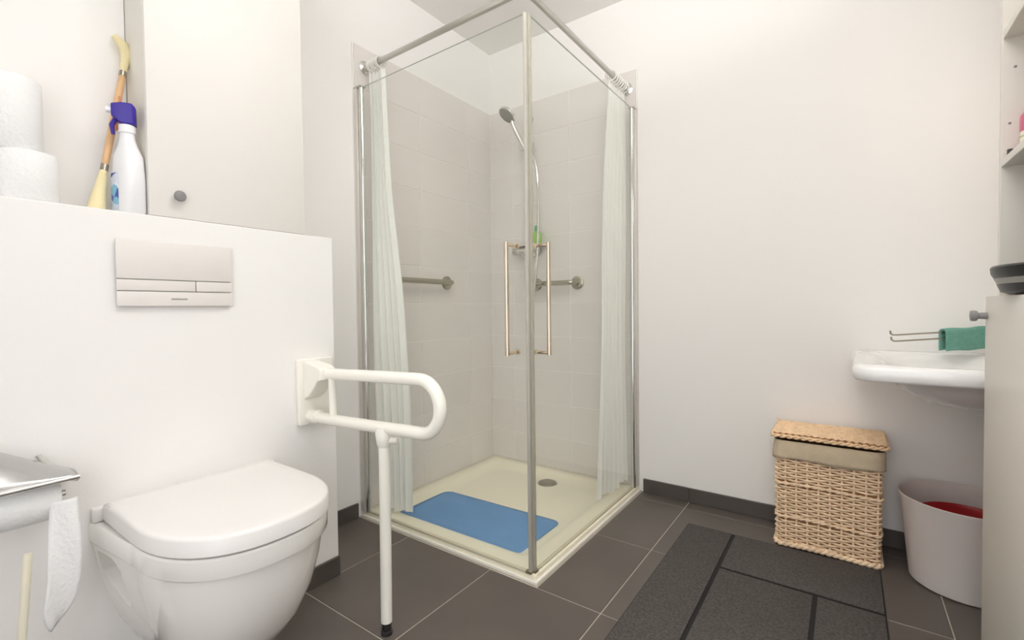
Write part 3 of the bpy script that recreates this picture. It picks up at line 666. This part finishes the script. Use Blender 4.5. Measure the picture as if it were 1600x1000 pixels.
obj('knob', MB().lathe([(0.0085, 0), (0.0075, 0.016), (0.012, 0.018), (0.0135, 0.023), (0.0125, 0.030), (0, 0.032)], (KX-0.0195, KF-0.020, 0.890), (-1,0,0), 24, cap0=True), M['knob'], dr, label='grey round knob')
for x, z in ((2.083, 1.475), (2.075, 1.345), (2.083, 1.70)): obj('shelf_pin_hole', MB().lathe([(0.003, 0), (0.003, 0.0012), (0, 0.0012)], (x, KF-bd, z), (0,-1,0), 10, cap0=True), M['knob'], t)
# things on the shelves
t = thing('black_basin', (2.2115, -0.87, 0.9382), 'round black plastic basin with a grey band on top of the lower cabinet', 'basin')
bc = (2.2115, -0.87, 0.9382)
obj('body', MB().lathe([(0.170, 0.0), (0.184, 0.006), (0.190, 0.022), (0.188, 0.024), (0.150, 0.012), (0.0, 0.010)], bc, n=56, cap0=True), M['black'], t)
obj('band', MB().lathe([(0.1895, 0.0225), (0.1945, 0.034), (0.191, 0.035), (0.1865, 0.0245)], bc, n=56, closed=True), M['gray_band'], t, label='grey band around the basin')
obj('rim', MB().lathe([(0.194, 0.0345), (0.199, 0.044), (0.2005, 0.056), (0.1975, 0.060), (0.1945, 0.055), (0.190, 0.036)], bc, n=56, closed=True), M['black'], t)
t = thing('pink_bottle', (2.106, -0.697, 1.2622), 'pink plastic bottle on the open shelf above the black basin', 'bottle')
obj('body', MB().lathe([(0.019, 0.0), (0.021, 0.003), (0.021, 0.085), (0.014, 0.097), (0.010, 0.099)], (2.106, -0.697, 1.2622), n=24, cap0=True, cap1=True), M['pink'], t)
obj('cap', MB().lathe([(0.013, 0.0992), (0.013, 0.125), (0.011, 0.127), (0, 0.127)], (2.106, -0.697, 1.2622), n=20, cap0=True), M['pink'], t)
t = thing('cream_jar', (2.094, -0.742, 1.2622), 'small cream-coloured jar at the front edge of the shelf', 'jar')
obj('body', MB().lathe([(0.0165, 0), (0.018, 0.003), (0.018, 0.026), (0.016, 0.028)], (2.094, -0.742, 1.2622), n=24, cap0=True, cap1=True), M['cream'], t)
obj('lid', MB().lathe([(0.0185, 0.0282), (0.0185, 0.037), (0.017, 0.039), (0, 0.039)], (2.094, -0.742, 1.2622), n=24, cap0=True), M['cream'], t)
t = thing('small_dark_cap', (2.073, -0.682, 1.2622), 'tiny dark bottle cap at the far front corner of the shelf', 'cap')
obj('body', MB().lathe([(0.0055, 0), (0.0055, 0.016), (0.0045, 0.018), (0, 0.018)], (2.073, -0.682, 1.2622), n=16, cap0=True), M['dark'], t)

# ------------------------------------------------------------------ washbasin
t = thing('washbasin', (2.09, 0, 0.745), 'white ceramic wall-hung washbasin above the white bucket', 'washbasin')
wx0, wx1, wy0 = 1.780, 2.405, -0.585
def wr(d, z, r=0.055): return rrect(wx0+d, wx1-d, wy0+d, -0.001-(d if d > 0 and z < 0.7 else 0), max(r-d*0.3, 0.02), z, 8)
def we(x0, x1, y0, y1, z, r): return rrect(x0, x1, y0, y1, r, z, 8)
rings = [we(2.01, 2.20, -0.34, -0.03, 0.600, 0.09), we(1.975, 2.235, -0.39, -0.015, 0.610, 0.10), we(1.94, 2.265, -0.44, -0.008, 0.632, 0.10), we(1.895, 2.305, -0.495, -0.004, 0.668, 0.08), we(1.865, 2.33, -0.53, -0.003, 0.6975, 0.06),
         we(wx0+0.006, wx1-0.006, wy0+0.006, -0.002, 0.699, 0.055), we(wx0, wx1, wy0, -0.001, 0.706, 0.055), we(wx0-0.002, wx1+0.002, wy0-0.003, -0.001, 0.733, 0.055), we(wx0+0.003, wx1-0.003, wy0+0.003, -0.001, 0.742, 0.055), we(wx0+0.014, wx1-0.014, wy0+0.014, -0.001, 0.746, 0.05),
         we(wx0+0.07, wx1-0.07, wy0+0.05, -0.10, 0.744, 0.09), we(wx0+0.09, wx1-0.09, wy0+0.07, -0.12, 0.725, 0.09), we(wx0+0.19, wx1-0.19, wy0+0.17, -0.18, 0.665, 0.08), we(wx0+0.24, wx1-0.24, wy0+0.24, -0.24, 0.655, 0.04)]
obj('basin_body', MB().loft(rings), M['ceramic_basin'], t, smooth=50)

# towel rail with towel
t = thing('towel_rail', (2.20, 0, 0.80), 'swivelling two-arm towel rail on the wall above the washbasin', 'towel rail')
P = Vector((2.205, -0.030, 0.0))
obj('wall_mount', MB().rbox(2.185, 2.225, -0.030, -0.0005, 0.79, 0.86, 0.004, 2), M['chrome'], t)
ends = [(Vector((1.884, -0.262, 0.817)), Vector((2.205, -0.034, 0.836))), (Vector((1.886, -0.268, 0.797)), Vector((2.205, -0.034, 0.815)))]
for a, b_ in ends:
    hk = [b_, a+(b_-a)*0.05, a+(b_-a)*0.015+Vector((0,0,0.001)), a+Vector((-0.001,0,0.006)), a+Vector((-0.002,0,0.015))]
    obj('arm', MB().tube(hk, 0.0028, 10), M['steel'], t)
t = thing('hand_towel', ends[1][0].lerp(ends[1][1], 0.6), 'teal green terry towel hanging over the towel rail arms', 'towel')
a, b_ = ends[0]; dr_ = (b_-a).normalized(); nrm = Vector((-dr_.y, dr_.x, 0)).normalized()
s0, s1 = 0.44, 0.80
tw = MB(); prof = []
for k in range(9): 
    an = PI*k/8; prof.append((0.010*math.cos(an), 0.006+0.008*math.sin(an)))
def tfn(u, v):
    base = a.lerp(b_, s0+(s1-s0)*u)
    if v < 0.4: q, z = 0.0125, -0.062+0.062*(v/0.4)
    elif v > 0.6: q, z = -0.0125, 0.0-0.062*((v-0.6)/0.4)
    else: an = PI*(v-0.4)/0.2; q, z = 0.0125*math.cos(an), 0.009*math.sin(an)
    z += 0.0015*math.sin(9*u); q += 0.0015*math.sin(7*u+3*v)
    return base + nrm*q*(1.0) + Vector((0,0,z))
obj('terry_cloth', tw.grid(tfn, 16, 28), M['teal'], t, solid=0.006, smooth=60)

# ------------------------------------------------------------------ bucket
bc = (2.078, -0.187, 0.0003)
t = thing('bucket', bc, 'frosted white plastic bucket on the tiles under the washbasin', 'bucket')
obj('pail', MB().lathe([(0.128, 0), (0.137, 0.006), (0.146, 0.10), (0.163, 0.262), (0.168, 0.278), (0.170, 0.284), (0.166, 0.286), (0.160, 0.262), (0.143, 0.10), (0.134, 0.010), (0.0, 0.010)], bc, n=56, cap0=True), M['pail'], t, smooth=50)
t = thing('red_bowl', (bc[0]+0.012, bc[1], 0.0106), 'dark red plastic bowl nested inside the frosted bucket', 'bowl')
obj('body', MB().lathe([(0.075, 0.0), (0.085, 0.004), (0.125, 0.205), (0.1265, 0.215), (0.123, 0.217), (0.119, 0.205), (0.10, 0.19), (0.0, 0.185)], (bc[0]+0.006, bc[1], 0.0106), n=48, cap0=True), M['red'], t, smooth=50)

# ------------------------------------------------------------------ wicker basket
hx0, hx1, hy0, hy1 = 1.545, 1.868, -0.223, -0.030
t = thing('laundry_basket', (1.705, -0.126, 0), 'tall rectangular wicker laundry basket with lid and linen liner against the wall', 'basket')
def per(z, d=0.0, n=88, r=0.022):
    """points round the basket's rectangular plan, evenly spaced"""
    k = (z/0.43); x0, x1, y0, y1 = hx0-d+0.004*(1-k), hx1+d-0.008*(1-k), hy0-d, hy1+d
    ring = []
    segs = [((x0+r, y0), (x1-r, y0)), None, ((x1, y0+r), (x1, y1-r)), None, ((x1-r, y1), (x0+r, y1)), None, ((x0, y1-r), (x0, y0+r)), None]
    cs = [None, (x1-r, y0+r, -PI/2), None, (x1-r, y1-r, 0), None, (x0+r, y1-r, PI/2), None, (x0+r, y0+r, PI)]
    lens = [(x1-x0-2*r), r*PI/2, (y1-y0-2*r), r*PI/2]*2; tot = sum(lens); res = []
    for i in range(n):
        s_ = tot*i/n; j = 0
        while s_ > lens[j] and j < 7: s_ -= lens[j]; j += 1
        if segs[j]:
            a_, b2 = Vector(segs[j][0]), Vector(segs[j][1]); p = a_.lerp(b2, s_/lens[j]); nn = Vector(((b2-a_).y, -(b2-a_).x)).normalized()
        else:
            cx, cy, a0 = cs[j]; an = a0+s_/r; nn = Vector((math.cos(an), math.sin(an))); p = Vector((cx, cy))+nn*r
        res.append((p, nn))
    return res
NS = 28                                            # stakes round the basket
zt = 0.352
inn = MB(); inn.loft([rrect(hx0+0.006, hx1-0.006, hy0+0.006, hy1-0.006, 0.02, z) for z in (0.004, zt+0.03)])
obj('inner_shade_wall', inn, M['wicker_shade'], t)  # dark core behind the weave, coloured as the shade in its gaps
zrow = 0.0093; nrows = int((zt-0.022)/zrow); NP = NS*4
ww = MB()
dividers = (0.118, 0.245)
for r in range(nrows):
    z = 0.022+zrow*(r+0.5)
    if any(abs(z-dz) < 0.010 for dz in dividers): continue
    pts = []
    for i, (p, nn) in enumerate(per(z, 0.0, NP)):
        ph = PI*i/4 + PI*(r % 2)
        q = 0.0058*math.sin(ph+PI/4) + random.uniform(-0.0004, 0.0004)
        pts.append((p.x+nn.x*q, p.y+nn.y*q, z+random.uniform(-0.0004, 0.0004)))
    ww.tube(pts, 0.0036, 6, closed=True)
obj('weave', ww, M['wicker'], t, smooth=60, stuff=True)
for i in range(NS):
    pp = []
    for z in (0.012, 0.19, zt):
        p, nn = per(z, -0.0005, NP)[(i*4+1) % NP]; pp.append((p.x, p.y, z))
    obj('stake', MB().tube(pp, 0.0036, 8), M['wicker'], t)
def braid(z, amp, r0, twist=22, d=0.004):
    m = MB()
    for s_ in (0, 1):
        pts = []
        for i, (p, nn) in enumerate(per(z, d, 200)):
            ph = 2*PI*twist*i/200+PI*s_; pts.append((p.x+nn.x*amp*math.cos(ph), p.y+nn.y*amp*math.cos(ph), z+amp*math.sin(ph)+0.003*math.sin(p.x*16)))
        m.tube(pts, r0, 6, closed=True)
    return m
for dz in dividers: obj('braided_band', braid(dz, 0.0030, 0.0036), M['wicker'], t, smooth=60)
obj('braided_foot', braid(0.013, 0.0055, 0.0062, 26), M['wicker'], t, smooth=60)
ln = MB(); N2 = 120; rg = []
for z, d in ((0.340, 0.0125), (0.352, 0.0125), (0.375, 0.0115), (0.398, 0.0095), (0.408, 0.006), (0.408, 0.001)):
    rg.append([Vector((p.x+nn.x*(d+0.0012*math.sin(i*0.7+z*60)), p.y+nn.y*(d+0.0012*math.sin(i*0.7+z*60)), z+(0.004*math.sin(i*0.21) if z < 0.345 else 0))) for i, (p, nn) in enumerate(per(z, 0, N2))])
ln.loft(rg, False, False); obj('linen_liner', ln, M['liner'], t, solid=0.0015, smooth=60, label='beige linen liner folded over the rim')
ld = MB(); lx0, lx1, ly0, ly1 = hx0-0.012, hx1+0.014, hy0-0.012, hy1+0.010
core = MB().rbox(lx0+0.004, lx1-0.004, ly0+0.004, ly1-0.004, 0.416, 0.436, 0.006, 2)
lo = obj('lid', core, M['wicker_shade'], t)  # lid core takes the same painted gap shade
lw = MB(); nr = 22; nc = 34
for i in range(nr):
    y = ly0+0.006+(ly1-ly0-0.012)*i/(nr-1); pts = []
    for k in range(nc*2+1):
        x = lx0+0.003+(lx1-lx0-0.006)*k/(nc*2); pts.append((x, y+random.uniform(-.0005, .0005), 0.4385+0.0022*math.sin(PI*k/2+PI*(i % 2))))
    lw.tube(pts, 0.0040, 6)
obj('lid_weave', lw, M['wicker_lid'], lo, smooth=60, stuff=True)
br = MB()
for s_ in (0, 1):
    for zz_, dd in ((0.426, 0.0),):
        pts = []; rr_ = rrect(lx0, lx1, ly0, ly1, 0.012, zz_, 6); 
        dense = []
        for q in range(len(rr_)):
            p0, p1_ = rr_[q], rr_[(q+1) % len(rr_)]; m2 = max(1, int((p1_-p0).length/0.004))
            dense += [p0.lerp(p1_, k/m2) for k in range(m2)]
        cx, cy = (lx0+lx1)/2, (ly0+ly1)/2
        for q, p in enumerate(dense):
            ph = q*0.55+PI*s_; pts.append((p.x+0.003*math.cos(ph)*(1 if p.x > cx else -1), p.y+0.003*math.cos(ph)*(1 if p.y > cy else -1), p.z+0.0042*math.sin(ph)))
        br.tube(pts, 0.0042, 6, closed=True)
obj('lid_border', br, M['wicker_lid'], lo, smooth=60, stuff=True)
obj('twig_end', MB().tube([(lx0+0.010, ly1-0.02, 0.440), (lx0-0.004, ly1-0.03, 0.456)], 0.0022, 8), M['wicker_lid'], lo)

# ------------------------------------------------------------------ rug
gx0, gx1, gy1, gy0 = 1.224, 1.864, -0.242, -1.25
t = thing('door_mat', ((gx0+gx1)/2, (gy0+gy1)/2, 0), 'charcoal rectangular floor mat with black line pattern in front of the basket', 'floor mat')
obj('backing', MB().rbox(gx0, gx1, gy0, gy1, 0.0003, 0.0050, 0.002, 2), M['rug_base'], t)
def pp_(x0, x1, y0, y1): obj('pile_panel', MB().rbox(x0, x1, y0, y1, 0.0051, 0.0088, 0.0018, 2), M['pile'], t)
lx_, ly_, l2 = 1.402, -0.530, 1.688; h_ = 0.0065
e_ = 0.004
pp_(gx0+e_, lx_-h_, gy0+e_, gy1-e_)
pp_(lx_+h_, gx1-e_, ly_+h_, gy1-e_)
pp_(lx_+h_, l2-h_, gy0+e_, ly_-h_)
pp_(l2+h_, gx1-e_, gy0+e_, ly_-h_)
